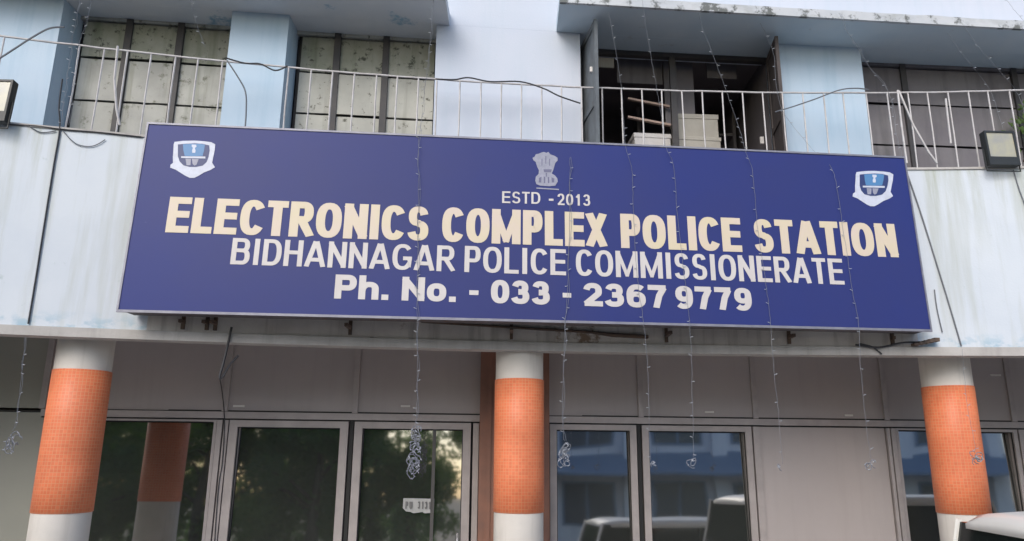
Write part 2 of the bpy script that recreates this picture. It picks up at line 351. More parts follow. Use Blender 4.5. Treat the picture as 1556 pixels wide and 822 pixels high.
# casement leaves that stand open towards the balcony
def casement(name, p_out, p_in, z0, z1, m, parent, lab):
    """leaf between plan points p_in (hinge) and p_out (free edge)"""
    d = (Vector(p_out)-Vector(p_in)); L = d.length; d.normalize(); nrm = Vector((-d.y, d.x))
    bm = bmesh.new()
    def bx(s0, s1, a, b, t): 
        vs = box(bm, s0*L, s1*L, -t, t, a, b)
        for v in vs: v.co = Vector((p_in[0]+d.x*v.co.x+nrm.x*v.co.y, p_in[1]+d.y*v.co.x+nrm.y*v.co.y, v.co.z))
    bx(0, .12, z0, z1, .018); bx(.88, 1, z0, z1, .018)
    for zz in (z0, z0+(z1-z0)*.5-.03, z1-.07): bx(.12, .88, zz, zz+.07, .018)
    bx(.12, .88, z0+.07, z1-.07, .006)
    o = link(name, bm, m, parent); o['label'] = lab; return o
hz = 6.50
a = at(880, 100, PIER); b = Vector((a.x+.15, yc(PIER, a.x)-.36)); casement('casement', (b.x, b.y), (.76, yc(WIN, .76)-.02), 4.62, hz, M['leafwood'], ow, 'weathered grey casement leaf standing open at the left jamb')
casement('casement', (2.90, yc(PIER, 2.9)-.24), (2.975, yc(WIN, 2.95)-.02), 4.62, hz, M['leafbrown'], ow, 'brown casement leaf standing open at the right jamb')
bm = bmesh.new(); q = at(898, 107, off(PIER, -.2)); box(bm, q.x-.015, q.x+.02, q.y-.03, q.y, q.z-.03, q.z+.03, .006); link('handle', bm, M['whitebox'], ow)
# shelves in the room
sh = thing('shelf_rack', 'dark shelving rack barely seen at the back of the room behind the open window', 'shelf', (2.2, 9.1, 4.56))
for z in (.45, .8, 1.15, 1.5):
    bm = bmesh.new(); box(bm, -.55, .7, -.15, .15, z, z+.03); link('shelf', bm, M['shutter_grey'], sh)
for x in (-.55, .7):
    bm = bmesh.new(); box(bm, x-.02, x+.02, -.15, .15, 0, 1.9); link('upright', bm, M['shutter_grey'], sh)

# ------------------------------------------------------------------ columns
def column(cx, cy, r, n, lab):
    bm = bmesh.new(); lathe(bm, cx, cy, [(r*.985, -.15), (r*.985, 1.46)]+[(r*.985, 2.692), (r*.985, 2.9), (r*.99, 3.249)], 48)
    o = link('column', bm, M['colwhite'], B, True); o['label'] = lab
    me = bpy.data.meshes.new('tile_band'); bm = bmesh.new(); uv = bm.loops.layers.uv.new('UVMap'); N = 64
    zz = [1.46, 1.463, 1.8, 2.2, 2.689, 2.692]; rr = [r*.986, r+.004, r+.004, r+.004, r+.004, r*.986]
    ring = [[bm.verts.new((cx+R*math.cos(2*math.pi*k/N), cy+R*math.sin(2*math.pi*k/N), z)) for k in range(N)] for R, z in zip(rr, zz)]
    for i in range(len(ring)-1):
        for k in range(N):
            f = bm.faces.new((ring[i][k], ring[i][(k+1) % N], ring[i+1][(k+1) % N], ring[i+1][k])); f.smooth = 0 < i < 4
            for l, (kk, z) in zip(f.loops, ((k, zz[i]), (k+1, zz[i]), (k+1, zz[i+1]), (k, zz[i+1]))): l[uv].uv = (kk/N*2*math.pi*r, z)
    bm.to_mesh(me); bm.free(); me.materials.append(M['mosaic']); t = bpy.data.objects.new('tile_band', me); COL.objects.link(t); t.parent = o
    bm = bmesh.new(); box(bm, cx-r-.03, cx+r+.03, cy-r-.03, cy+r+.03, -.15, .02, .01); link('column_base', bm, M['colwhite'], o)
column(-3.93, 6.80, .239, 0, 'round column at the left with an orange mosaic band')
column(.083, 7.285, .237, 1, 'round middle column with an orange mosaic band')
column(4.463, 7.60, .236, 2, 'round column at the right with an orange mosaic band')

# ------------------------------------------------------------------ ground-floor glazing
ZT = 2.367; ZC = 3.25; ZF = -.15
def gx(px, py=637): return X(px, py, GLZ)
mull = [gx(-70), gx(58, 617)+.05, gx(341), gx(539), gx(738), gx(974), gx(1148), gx(1347), gx(1540), 7.0]
# spandrel panels
for i, (a, b) in enumerate(zip(mull, mull[1:])):
    m = M['olive'] if i == 0 else M['spandrel']
    o = band('spandrel_panel', m, B, GLZ, a+.028, b-.028, 0, .03, ZT+.045, ZC, 1)
    if i == 0: o['label'] = 'olive grey panel left of the first column'
for x in mull[:-1]:
    o = band('mullion', M['alu'], B, GLZ, x-.03, x+.03, -.025, .05, ZT+.04, ZC, 1, .006)
    bm = bmesh.new(); sweep(bm, GLZ, x-.04, x+.04, .002, .03, ZT+.04, ZC, 1); link('gasket', bm, M['gasket'], o)
o = band('transom', M['alu'], B, GLZ, mull[1], 7.0, -.03, .05, ZT-.035, ZT+.035, 40, .006)
bm = bmesh.new(); sweep(bm, GLZ, mull[1], 7.0, -.002, .03, ZT+.036, ZT+.052, 40); link('gasket', bm, M['gasket'], o)
bm = bmesh.new(); sweep(bm, GLZ, mull[1], 7.0, -.004, .03, ZT-.052, ZT-.036, 40); link('gasket', bm, M['gasket'], o)
def frame(name, x0, x1, z0, z1, w=.075, d=-.02, lab=None, bottom=True, handle=None, bar=None, wt=None):
    wt = wt or w
    bm = bmesh.new(); e = .002
    sweep(bm, GLZ, x0, x0+w, d, .10, z0, z1, 1); sweep(bm, GLZ, x1-w, x1, d, .10, z0, z1, 1)
    sweep(bm, GLZ, x0+w, x1-w, d+e, .098, z1-wt, z1, 2)
    if bottom: sweep(bm, GLZ, x0+w, x1-w, d+e, .098, z0, z0+w*1.4, 2)
    o = link(name, bm, M['alu'], B)
    if lab: o['label'] = lab
    bm = bmesh.new(); pn = []
    for zz in (z0+w, z1-wt+.004):
        dd = .012+.0262*(zz-z0)
        for xx, t_ in ((x0+w-.004, 0), (x1-w+.004, 0), (x1-w+.004, .008), (x0+w-.004, .008)): pn.append(bm.verts.new((xx, yc(GLZ, xx)+dd+t_, zz)))
    for q in ((0, 1, 5, 4), (3, 7, 6, 2), (0, 4, 7, 3), (1, 2, 6, 5), (4, 5, 6, 7), (0, 3, 2, 1)): bm.faces.new([pn[i] for i in q])
    p = link('pane', bm, M['glass'], o)
    bm = bmesh.new(); g = .008
    for (a, b, c, dd) in ((x0+w, x0+w+g, z0+w, z1-wt), (x1-w-g, x1-w, z0+w, z1-wt), (x0+w+g, x1-w-g, z1-wt-g, z1-wt)): sweep(bm, GLZ, a, b, .004, .02, c, dd, 1)
    link('gasket', bm, M['gasket'], o)
    if handle:
        bm = bmesh.new(); hx = handle; y = yc(GLZ, hx); tube(bm, [(hx, y-.02, .75), (hx, y-.07, .78), (hx, y-.07, 1.12), (hx, y-.02, 1.15)], .012, 8); link('handle', bm, M['hub'], o, True)
    if bar:
        bm = bmesh.new(); sweep(bm, GLZ, bar-.018, bar+.018, .002, .011, z0+w, z1-wt, 1); link('glazing_bar', bm, M['darkbar'], o)
    return o
M['darkbar'] = mat('dull_bar', (.075, .072, .07), .5)
zt = ZT-.052
# the jambs between leaves, lower part
def jamb(x0, x1, m='alu', d=-.03, lab=None):
    o = band('jamb', M[m], B, GLZ, x0, x1, d, .06, ZF, ZT-.053, 1, .004)
    if lab: o['label'] = lab
o = band('wall_panel', M['olive'], B, GLZ, mull[0]+.01, mull[1]+.05, 0, .03, ZF, ZT-.0, 1, label='olive grey full height panel left of the first column')
bm = bmesh.new(); sweep(bm, GLZ, mull[0], mull[1]+.05, -.003, .02, ZT+.001, ZT+.02, 1); link('gasket', bm, M['gasket'], o)
frame('window', mull[1]+.06, gx(331), ZF, zt, .03, lab='dark window right of the left column', wt=.02)
jamb(gx(332), gx(340)); jamb(gx(342.5), gx(349))
frame('door_leaf', gx(350.5), gx(530.5), ZF, zt, .085, lab='glass door leaf left of the sticker', wt=.07)
frame('door_leaf', gx(540), gx(716), ZF, zt, .085, lab='glass door leaf with a white sticker', bar=gx(661), handle=gx(700), wt=.07)
jamb(gx(532.5), gx(538), 'gasket', .0)
jamb(gx(719.5), gx(728), 'alu', -.02)
band('pilaster', M['pilaster'], B, GLZ, gx(729.5), .43, -.10, .1, ZF, ZC, 2, label='brown tiled pilaster behind the middle column')
band('pilaster_edge', M['pilaster'], B, GLZ, gx(741), gx(747), -.115, -.101, ZF, ZC, 1)
frame('window', .44, gx(966), ZF, zt, .075, lab='window right of the middle column', wt=.06)
jamb(gx(967.5), gx(973), 'gasket', .0)
frame('window', gx(974.5), gx(1140), ZF, zt, .075, lab='window left of the solid grey panel', wt=.06)
jamb(gx(1142), gx(1152))
o = band('wall_panel', M['spandrel'], B, GLZ, gx(1153), gx(1342), 0, .03, ZF, ZT-.053, 1, label='tall plain grey brown panel')
jamb(gx(1343.5), gx(1348)); jamb(gx(1350), gx(1357))
frame('window', gx(1358), 5.0, ZF, zt, .03, lab='dark window left of the right column', wt=.02)
frame('window', 5.01, gx(1541), ZF, zt, .05, lab='window right of the right column', wt=.03)
jamb(gx(1542.5), gx(1552))
band('wall_panel', M['spandrel'], B, GLZ, gx(1553), 8.2, 0, .03, ZF, ZT-.053, 1)
band('end_wall', M['spandrel'], B, GLZ, XL, mull[0]-.04, 0, .1, ZF, ZC, 1)
# small solid white blocks standing in for the bright reflections on the panels
for px, py, wd in ((363, 617, 17), (616, 617, 14), (1078, 626, 14), (1290, 631, 13), (1513, 570, 17)):
    bm = bmesh.new(); p = at(px, py, off(GLZ, -.012)); box(bm, p.x-wd/2*.0074, p.x+wd/2*.0074, p.y-.004, p.y+.010, p.z-.011, p.z+.011, .003); link('reflection_mark', bm, M['tag'], B)
# building shell behind
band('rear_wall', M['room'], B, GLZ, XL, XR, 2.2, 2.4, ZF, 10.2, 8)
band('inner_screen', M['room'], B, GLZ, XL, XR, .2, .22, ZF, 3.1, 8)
band('roof_slab', M['drip'], B, PIER, XL, XR, -.3, 2.9, 10.2, 10.4, 8)
bm = bmesh.new(); box(bm, XL-.1, XL, 5.5, 10.2, ZG, 10.2); box(bm, XR, XR+.1, 6.8, 10.6, ZG, 10.2); link('side_wall', bm, M['wall'], B)

# ------------------------------------------------------------------ railing
R = thing('balcony_railing', 'pale painted steel railing with thin upright bars along the balcony above the sign', 'railing')
bm = bmesh.new(); pts = [(x/10, yc(PAR, x/10)+.05+random.uniform(-.002, .002), 5.762+random.uniform(-.003, .003)) for x in range(-80, 81, 2)]; tube(bm, pts, .0105, 6); link('top_rail', bm, M['rail'], R)
RC = off(PAR, .05)
bp = [8, 122, 160, 195, 231, 268, 302, 339, 439.5, 473.5, 506, 539, 572.5, 604, 636, 664, 699, 731, 762, 792.5, 823, 853, 883.5, 914.7, 944, 975, 1005, 1035.6, 1066.5, 1097, 1127.6, 1158, 1188, 1219, 1250.5, 1280, 1315, 1347, 1378.6, 1408, 1439.4, 1470.6, 1500, 1533]
ys = lambda px: 51+.107*px if px < 658 else (116.4+(px-658)*.057 if px < 900 else 130+min(5, (px-900)*.02))
for px in bp:
    x = X(px, ys(px), RC); bm = bmesh.new(); j = random.uniform(-.004, .004)
    tube(bm, [(x, yc(RC, x), 5.755), (x+j, yc(RC, x)+random.uniform(-.004, .004), 5.3), (x+random.uniform(-.006, .006), yc(RC, x), 4.887)], .0085, 5); link('baluster', bm, M['rail'], R)
for k in range(1, 12):
    for x in (X(1533, 134, RC)+k*.2,): 
        if x < 8: bm = bmesh.new(); tube(bm, [(x, yc(RC, x), 5.755), (x, yc(RC, x), 4.887)], .0085, 5); link('baluster', bm, M['rail'], R)
for k in range(1, 12):
    x = X(8, 52, RC)-k*.2
    bm = bmesh.new(); tube(bm, [(x, yc(RC, x), 5.755), (x, yc(RC, x), 4.887)], .0085, 5); link('baluster', bm, M['rail'], R)
# loose bent bars
for P, nm in (([(179, 70), (174, 120), (177, 165), (182, 190)], 'bent_bar'), ([(1366, 138), (1388, 190), (1412, 232), (1424, 248)], 'slanting_bar'), ([(1437, 150), (1441, 185), (1445, 218)], 'loose_bar'), ([(1364, 137), (1370, 190), (1378, 248)], 'bent_bar')):
    bm = bmesh.new(); tube(bm, [at(*p, off(RC, -.012)) for p in P], .011, 5); link(nm, bm, M['rail'], R)

# ------------------------------------------------------------------ the sign
SX0, SX1 = -3.352, 3.925
ST, SB = 4.905, 3.156
def sy(x, z): t = (z-SB)/(ST-SB); return 6.487+.088*x+.078*t
sg = thing('police_station_sign', 'long dark blue sign board with cream and white lettering fixed across the parapet', 'sign')
def sgp(x, z, d=0): return Vector((x, sy(x, z)-d, z))
bm = bmesh.new(); nx, nz = 24, 6
g = [[bm.verts.new(sgp(SX0+(SX1-SX0)*i/nx, SB+(ST-SB)*k/nz, 0)+Vector((0, random.uniform(-.0015, .0015), 0))) for i in range(nx+1)] for k in range(nz+1)]
for k in range(nz):
    for i in range(nx): bm.faces.new((g[k][i], g[k][i+1], g[k+1][i+1], g[k+1][i]))
f = link('face_panel', bm, M['sign'], sg, True)
bm = bmesh.new()
def prism(bm, poly, y0f, y1f):
    """poly of (x,z) points pushed from depth y0f to y1f (offset behind the face)"""
    a = [bm.verts.new(sgp(x, z, -y0f)) for x, z in poly]; b = [bm.verts.new(sgp(x, z, -y1f)) for x, z in poly]
    bm.faces.new(a); bm.faces.new(b[::-1]); n = len(a)
    for i in range(n): bm.faces.new((a[i], b[i], b[(i+1) % n], a[(i+1) % n]))
prism(bm, [(SX0, SB), (SX1, SB), (SX1, ST), (SX0, ST)], .004, .27)
link('sign_box', bm, M['signback'], sg)
for (x0, z0, x1, z1) in ((SX0-.015, SB-.022, SX1+.015, SB), (SX0-.015, ST, SX1+.015, ST+.018), (SX0-.015, SB+.0005, SX0, ST-.0005), (SX1, SB+.0005, SX1+.015, ST-.0005)):
    bm = bmesh.new(); prism(bm, [(x0, z0), (x1, z0), (x1, z1), (x0, z1)], -.008, .012); link('trim', bm, M['signframe'], sg)
for x in (-2.95, -2.75, -2.68, -1.5, 0, 1.5, 2.7, 3.7):
    bm = bmesh.new(); box(bm, x-.015, x+.015, sy(x, 3.2)+.25, yc(PAR, x)+.0, 3.10, 3.13)
    box(bm, x-.0149, x+.0149, yc(PAR, x)-.035, yc(PAR, x)-.013, 3.05, 3.4); link('bracket', bm, M['rust'], sg)
# ray onto the sign face -> (x, z)
def sxy(px, py):
    d = ray(px, py); t = 6.5
    for _ in range(25):
        p = d*t; t = sy(p.x, EYE+p.z)/d.y
    return d.x*t, EYE+d.z*t
def arc(cx, cy, rx, ry, a0, a1, n=14):
    se = lambda v: math.copysign(abs(v)**(2/2.45), v) if abs(v) > 1e-9 else 0.0      # slightly squared bowls
    return [(cx+rx*se(math.cos(math.radians(a0+(a1-a0)*i/n))), cy+ry*se(math.sin(math.radians(a0+(a1-a0)*i/n)))) for i in range(n+1)]
O_ = arc(.5, .5, .5, .5, 90, 450, 28)
# letter strokes in a 0..1 square that spans the stroke centre lines; flag 1 = run the end out by half a stroke
GLY = {
 'A': [([(0, 0), (.43, 1)], 1, .8), ([(.57, 1), (1, 0)], .8, 1), ([(.17, .24), (.83, .24)], 0, 0)],
 'B': [([(0, 0), (0, 1)], 1, 1), ([(0, 1), (.55, 1)]+arc(.58, .77, .36, .23, 90, -90)+[(0, .54)], 0, 0), ([(0, .54), (.6, .54)]+arc(.62, .27, .38, .27, 90, -90)+[(0, 0)], 0, 0)],
 'C': [(arc(.52, .5, .52, .5, 38, 322, 26), .3, .3)],
 'D': [([(0, 0), (0, 1)], 1, 1), ([(0, 1), (.42, 1)]+arc(.45, .5, .55, .5, 90, -90, 18)+[(0, 0)], 0, 0)],
 'E': [([(0, 0), (0, 1)], 1, 1), ([(0, 1), (1, 1)], 0, 1), ([(0, .52), (.93, .52)], 0, 1), ([(0, 0), (1, 0)], 0, 1)],
 'G': [(arc(.52, .5, .52, .5, 42, 325, 26)+[(1, .16), (1, .44)], .3, 0), ([(.56, .44), (1, .44)], 0, 1)],
 'H': [([(0, 0), (0, 1)], 1, 1), ([(1, 0), (1, 1)], 1, 1), ([(0, .53), (1, .53)], 0, 0)],
 'I': [([(.5, 0), (.5, 1)], 1, 1)],
 'L': [([(0, 0), (0, 1)], 1, 1), ([(0, 0), (1, 0)], 0, 1)],
 'M': [([(0, 0), (0, 1)], 1, 1), ([(1, 0), (1, 1)], 1, 1), ([(.02, 1), (.5, 0)], .9, .6), ([(.98, 1), (.5, 0)], .9, .6)],
 'N': [([(0, 0), (0, 1)], 1, 1), ([(1, 0), (1, 1)], 1, 1), ([(0, 1), (1, 0)], .6, .6)],
 'O': [(O_, 0, 0)], '0': [(O_, 0, 0)],
 'P': [([(0, 0), (0, 1)], 1, 1), ([(0, 1), (.6, 1)]+arc(.64, .72, .36, .28, 90, -90)+[(0, .44)], 0, 0)],
 'R': [([(0, 0), (0, 1)], 1, 1), ([(0, 1), (.6, 1)]+arc(.6, .745, .36, .255, 90, -90)+[(0, .49)], 0, 0), ([(.5, .47), (1, 0)], 0, 1)],
 'S': [(arc(.5, .755, .44, .245, 15, 240, 18)+[(.5, .515), (.62, .475)]+arc(.5, .245, .49, .245, 62, -165, 20), .25, .25)],
 'T': [([(0, 1), (1, 1)], 1, 1), ([(.5, 0), (.5, 1)], 1, 0)],
 'X': [([(0, 0), (1, 1)], 1, 1), ([(0, 1), (1, 0)], 1, 1)],
 'U': [([(0, 1), (0, .4)]+arc(.5, .4, .5, .4, 180, 360)+[(1, 1)], 1, 1)],
 '1': [([(.6, 0), (.6, 1)], 1, 1), ([(.6, 1), (.2, .75)], 0, .3)],
 '2': [(arc(.48, .70, .46, .30, 168, -25, 16)+[(0, 0)], .2, .3), ([(0, 0), (1, 0)], .6, 1)],
 '3': [(arc(.46, .75, .42, .25, 165, -90, 16)+[(.3, .5)], .2, 0), ([(.3, .53), (.46, .53)]+arc(.46, .265, .5, .265, 90, -165, 18), 0, .2)],
 '6': [(arc(.5, .30, .48, .30, 90, 450, 20), 0, 0), (arc(.56, .5, .56, .5, 52, 195, 16), .2, 0)],
 '7': [([(0, 1), (1, 1)], 1, .6), ([(1, 1), (.62, .55), (.42, 0)], 0, 1)],
 '9': [(arc(.5, .70, .48, .30, 90, 450, 20), 0, 0), (arc(.44, .5, .56, .5, 232, 375, 16), .2, 0)],
 'h': [([(0, 0), (0, 1)], 1, 1), ([(0, .3), (.05, .48)]+arc(.55, .38, .45, .28, 130, 0, 10)+[(1, 0)], 0, 1)],
 'o': [([(x, y*.70) for x, y in O_], 0, 0)], '.': [([(.5, 0), (.5, .005)], 1, 1)], '-': [([(0, .36), (1, .36)], 1, 1)],
}
ADV = dict(A=1.1, B=1.0, C=1.0, D=1.0, E=.92, G=1.08, H=1.0, I=.40, L=.84, M=1.34, N=1.0, O=1.08, P=.92, R=1.0, S=.93, T=.86, X=.93, U=1.0, h=.86, o=.86)
HT = .80
def strip(pts, t, e0, e1):
    P = [Vector((x, y)) for x, y in pts]; closed = (P[0]-P[-1]).length < 1e-6
    if not closed:
        u0 = (P[1]-P[0]).normalized(); u1 = (P[-1]-P[-2]).normalized(); P[0] = P[0]-Vector((u0.x, u0.y*HT))*t/2*e0; P[-1] = P[-1]+Vector((u1.x, u1.y*HT))*t/2*e1
    out = []
    for i, p in enumerate(P):
        if closed: a, b = P[(i-1) % (len(P)-1)], P[(i+1) % (len(P)-1)] if i < len(P)-1 else P[1]
        else: a, b = P[max(i-1, 0)], P[min(i+1, len(P)-1)]
        d0 = (p-a).normalized() if (p-a).length > 1e-9 else (b-p).normalized(); d1 = (b-p).normalized() if (b-p).length > 1e-9 else d0
        n0 = Vector((-d0.y, d0.x)); n1 = Vector((-d1.y, d1.x)); n = n0+n1; n.normalize(); k = min(1.6, 1/max(.3, n.dot(n0)))
        m_ = Vector((n.x, n.y*HT)); out.append((p+m_*t/2*k, p-m_*t/2*k))
    return out
def letters(txt, t, width, gap):
    """strokes of a word laid out to the given width (all in cap heights): list of letters, each a list of strips"""
    adv = [ADV.get(c, .80 if c.isdigit() else (.36 if c == '.' else .5)) for c in txt]
    body = sum(adv); k = (width-gap*(len(txt)-1))/body; out = []; x = 0
    for c, a in zip(txt, adv):
        w_ = a*k
        if c == 'I': w_ = max(w_, t)
        if c == '.': w_ = max(w_, t)
        L = []
        e = 0*t*.12 if c in 'AXMN' else 0
        for si_, (pts, e0, e1) in enumerate(GLY[c]):
            q = [(t/2+px*(w_-t), t*HT/2+py*(1-t*HT)) for px, py in pts] if c != 'I' and c != '.' else [(w_/2, t*HT/2+py*(1-t*HT)) for px, py in pts]
            L.append([(Vector((u.x+x, min(1, max(0, u.y)))), Vector((v.x+x, min(1, max(0, v.y))))) for u, v in strip(q, t*(.93 if c == 'S' else .74 if c == 'M' and si_ > 1 else 1), e0, e1)])
        out.append(L); x += w_+gap
    return out
def word(txt, l, r, m, t, gap=.09, place=None, parent=None, d0=.0030):
    """l, r = (px, top, bottom) of the capital height at the word's left and right edge"""
    place = place or (lambda px, py: sxy(px, py)); parent = parent or sg
    bl, tl_, br, tr = place(l[0], l[2]), place(l[0], l[1]), place(r[0], r[2]), place(r[0], r[1])
    hc = ((tl_[1]-bl[1])+(tr[1]-br[1]))/2; X0 = (bl[0]+tl_[0])/2; X1 = (br[0]+tr[0])/2; W_ = (X1-X0)/hc
    for ch, L in zip(txt, letters(txt, t, W_, gap)):
        bm = bmesh.new()
        for si, st in enumerate(L):
            dd = d0+.0003*si
            def P(v, d):
                u = v.x/W_; zb = bl[1]+(br[1]-bl[1])*u; return sgp(X0+(X1-X0)*u, zb+hc*v.y, d) if parent is sg else Vector((X0+(X1-X0)*u, yc(GLZ, X0)+.0045-d, zb+hc*v.y))
            F_ = [[bm.verts.new(P(a, dd)) for a in pr] for pr in st]; K_ = [[bm.verts.new(P(a, .0006)) for a in pr] for pr in st]
            for i in range(len(st)-1):
                bm.faces.new((F_[i][0], F_[i][1], F_[i+1][1], F_[i+1][0])); bm.faces.new((F_[i][0], F_[i+1][0], K_[i+1][0], K_[i][0])); bm.faces.new((F_[i][1], K_[i][1], K_[i+1][1], F_[i+1][1]))
            bm.faces.new((F_[0][0], K_[0][0], K_[0][1], F_[0][1])); bm.faces.new((F_[-1][0], F_[-1][1], K_[-1][1], K_[-1][0]))
        link('letter' if ch.isalpha() else ('digit' if ch.isdigit() else 'full_stop'), bm, m, parent)
def tl(px): # title line: top / bottom at px
    u = (px-255)/1107.; return (px, 299+41.5*u, 353+38*u)
for t, a, b in (('ELECTRONICS', 255, 652), ('COMPLEX', 672, 921), ('POLICE', 943, 1126), ('STATION', 1145, 1362)): word(t, tl(a), tl(b), M['cream'], .236, .062)
def t2(px): u = (px-352)/929.; return (px, 362+31*u, 401.5+31*u)
for t, a, b in (('BIDHANNAGAR', 352, 691), ('POLICE', 706, 860), ('COMMISSIONERATE', 875, 1281)): word(t, t2(a), t2(b), M['white'], .178, .095)
def t3(px): u = (px-508)/634.; return (px, 417+21*u, 453.5+19*u)
for t, a, b in (('Ph.', 509, 592), ('No.', 611, 694), ('033', 746, 836), ('2367', 886, 1014), ('9779', 1026, 1142)): word(t, t3(a), t3(b), M['white'], .275, .09)
def dash(px0, px1, py, h, m=M['white']):
    a = sxy(px0, py); b = sxy(px1, py); c = sxy(px0, py-h)
    bm = bmesh.new(); prism(bm, [(a[0], a[1]), (b[0], a[1]), (b[0], c[1]), (a[0], c[1])], -.003, -.0005); link('dash', bm, m, sg)
dash(713, 727, 448, 7); dash(855, 868, 452, 7); dash(834, 841, 305, 3)
word('ESTD', (763, 291, 308.5), (821, 292, 310), M['white'], .17, .13); word('2013', (847, 294, 311.5), (897, 296, 313), M['white'], .17, .12)
# emblems
def plate(name, pts, m, d, parent=sg):
    bm = bmesh.new(); prism(bm, [sxy(*p) for p in pts], -d, -d+.0011); return link(name, bm, m, parent)
def shield(x0, y0, x1, y1):
    # outline in the badge's own 0..1 square
    def q(L): return [(x0+(x1-x0)*u, y0+(y1-y0)*v) for u, v in L]
    n = lambda L: [((a-200)/690., (b-150)/580.) for a, b in L]
    o = plate('emblem', q(n([(265, 168), (400, 152), (570, 148), (720, 158), (830, 172), (892, 205), (884, 300), (862, 400), (845, 490), (888, 560), (820, 602), (720, 640), (640, 690), (570, 724), (500, 724), (430, 690), (350, 640), (280, 596), (198, 566), (205, 520), (242, 492), (240, 400), (248, 300), (252, 210)])), M['emwhite'], .0034)
    o['label'] = 'small white and blue shield badge with a star ribbon'
    plate('shield_field', q(n([(318, 208), (450, 196), (570, 190), (700, 198), (800, 222), (808, 300), (790, 400), (760, 480), (700, 535), (600, 556), (500, 556), (400, 530), (345, 470), (318, 390)])), M['dkblue'], .0047, o)
    plate('shield_top', q(n([(396, 208), (530, 198), (660, 200), (735, 212), (722, 300), (700, 385), (560, 392), (424, 385), (404, 300)])), M['ltblue'], .0059, o)
    plate('shield_bar', q(n([(370, 392), (742, 396), (742, 426), (370, 418)])), M['emwhite'], .0066, o)
    plate('shield_hand', q(n([(436, 428), (520, 432), (512, 530), (452, 532)])), M['emgrey'], .0059, o)
    plate('shield_hand', q(n([(534, 432), (640, 434), (606, 520), (572, 536), (546, 510)])), M['emgrey'], .0059, o)
    plate('shield_crest', q(n([(532, 212), (600, 214), (606, 245), (580, 262), (592, 305), (586, 340), (542, 338), (538, 300), (552, 262), (534, 244)])), M['emwhite'], .0071, o)
shield(259, 214, 327, 271); shield(1295.5, 260, 1357, 314)
cap_o = plate('emblem', [(780+a/10.28, 220+b/10.28) for a, b in [(300, 205), (330, 190), (352, 150), (400, 140), (440, 122), (478, 112), (515, 128), (548, 112), (575, 150), (620, 165), (655, 180), (690, 205), (694, 245), (655, 285), (640, 340), (622, 400), (600, 450), (650, 480), (688, 530), (694, 575), (655, 640), (560, 648), (420, 640), (360, 615), (342, 560), (352, 500), (395, 455), (400, 400), (370, 340), (350, 270), (315, 245)]], M['emgrey'], .0034)
cap_o['label'] = 'grey lion capital emblem over the year of founding'
for P in ([(470, 385), (600, 385), (590, 430), (480, 430)], [(400, 520), (440, 500), (436, 590), (396, 590)], [(476, 500), (496, 500), (496, 600), (476, 600)], [(505, 440), (525, 440), (522, 500), (508, 500)], [(536, 505), (560, 505), (560, 600), (540, 600)], [(596, 510), (640, 530), (636, 590), (600, 590)], [(440, 220), (456, 220), (452, 330), (442, 330)], [(560, 220), (576, 220), (570, 330), (560, 330)], [(500, 180), (516, 180), (512, 300), (502, 300)]):
    plate('emblem_line', [(780+a/10.28, 220+b/10.28) for a, b in P], M['emdark'], .0046, cap_o)
plate('motto_line', [(780+a/10.28, 220+b/10.28) for a, b in [(360, 668), (712, 690), (712, 708), (360, 686)]], M['emgrey'], .0034)

# ------------------------------------------------------------------ floodlights
def floodlight(px, py, C, wd, hh, lab):
    p = at(px, py, C); r = thing('floodlight', lab, 'floodlight', p, math.atan(.05), 'floodlights on the parapet')
    bm = bmesh.new()
    o_ = [(-wd/2, 0), (wd/2, 0), (wd/2, hh), (-wd/2, hh)]
    box(bm, -wd/2, wd/2, .0, .07, 0, hh, .012)
    link('housing', bm, M['lampbody'], r)
    bm = bmesh.new(); e = .022
    for (a, b, c, d) in ((-wd/2+.002, -wd/2+e, .002, hh-.002), (wd/2-e, wd/2-.002, .002, hh-.002)): box(bm, a, b, -.014, .004, c, d)
    box(bm, -wd/2+e, wd/2-e, -.013, .004, hh-e, hh-.002); box(bm, -wd/2+e, wd/2-e, -.013, .004, .002, hh*.235)
    link('bezel', bm, M['lampbody'], r)
    bm = bmesh.new(); box(bm, -wd/2+e, wd/2-e, -.004, .002, hh*.235, hh-e); link('lens', bm, M['lampglass'], r)
    bm = bmesh.new()
    for k in range(9): x = -wd/2+.03+k*(wd-.06)/8; box(bm, x-.003, x+.003, .07, .10, .02, hh-.02)
    link('cooling_fins', bm, M['lampbody'], r)
    bm = bmesh.new(); tube(bm, [(-wd/2-.012, .03, hh*.5), (-wd/2-.012, .03, -.05), (wd/2+.012, .03, -.05), (wd/2+.012, .03, hh*.5)], .008, 6); link('bracket', bm, M['lampbody'], r)
    r.rotation_euler = (-.05, 0, math.atan(.03))
    return r
floodlight(1527, 251, off(PAR, -.10), .32, .38, 'square black floodlight with a pale lens on the parapet at the right')
floodlight(-19, 184, off(PAR, -.10), .31, .42, 'black floodlight cut by the left edge above the parapet')

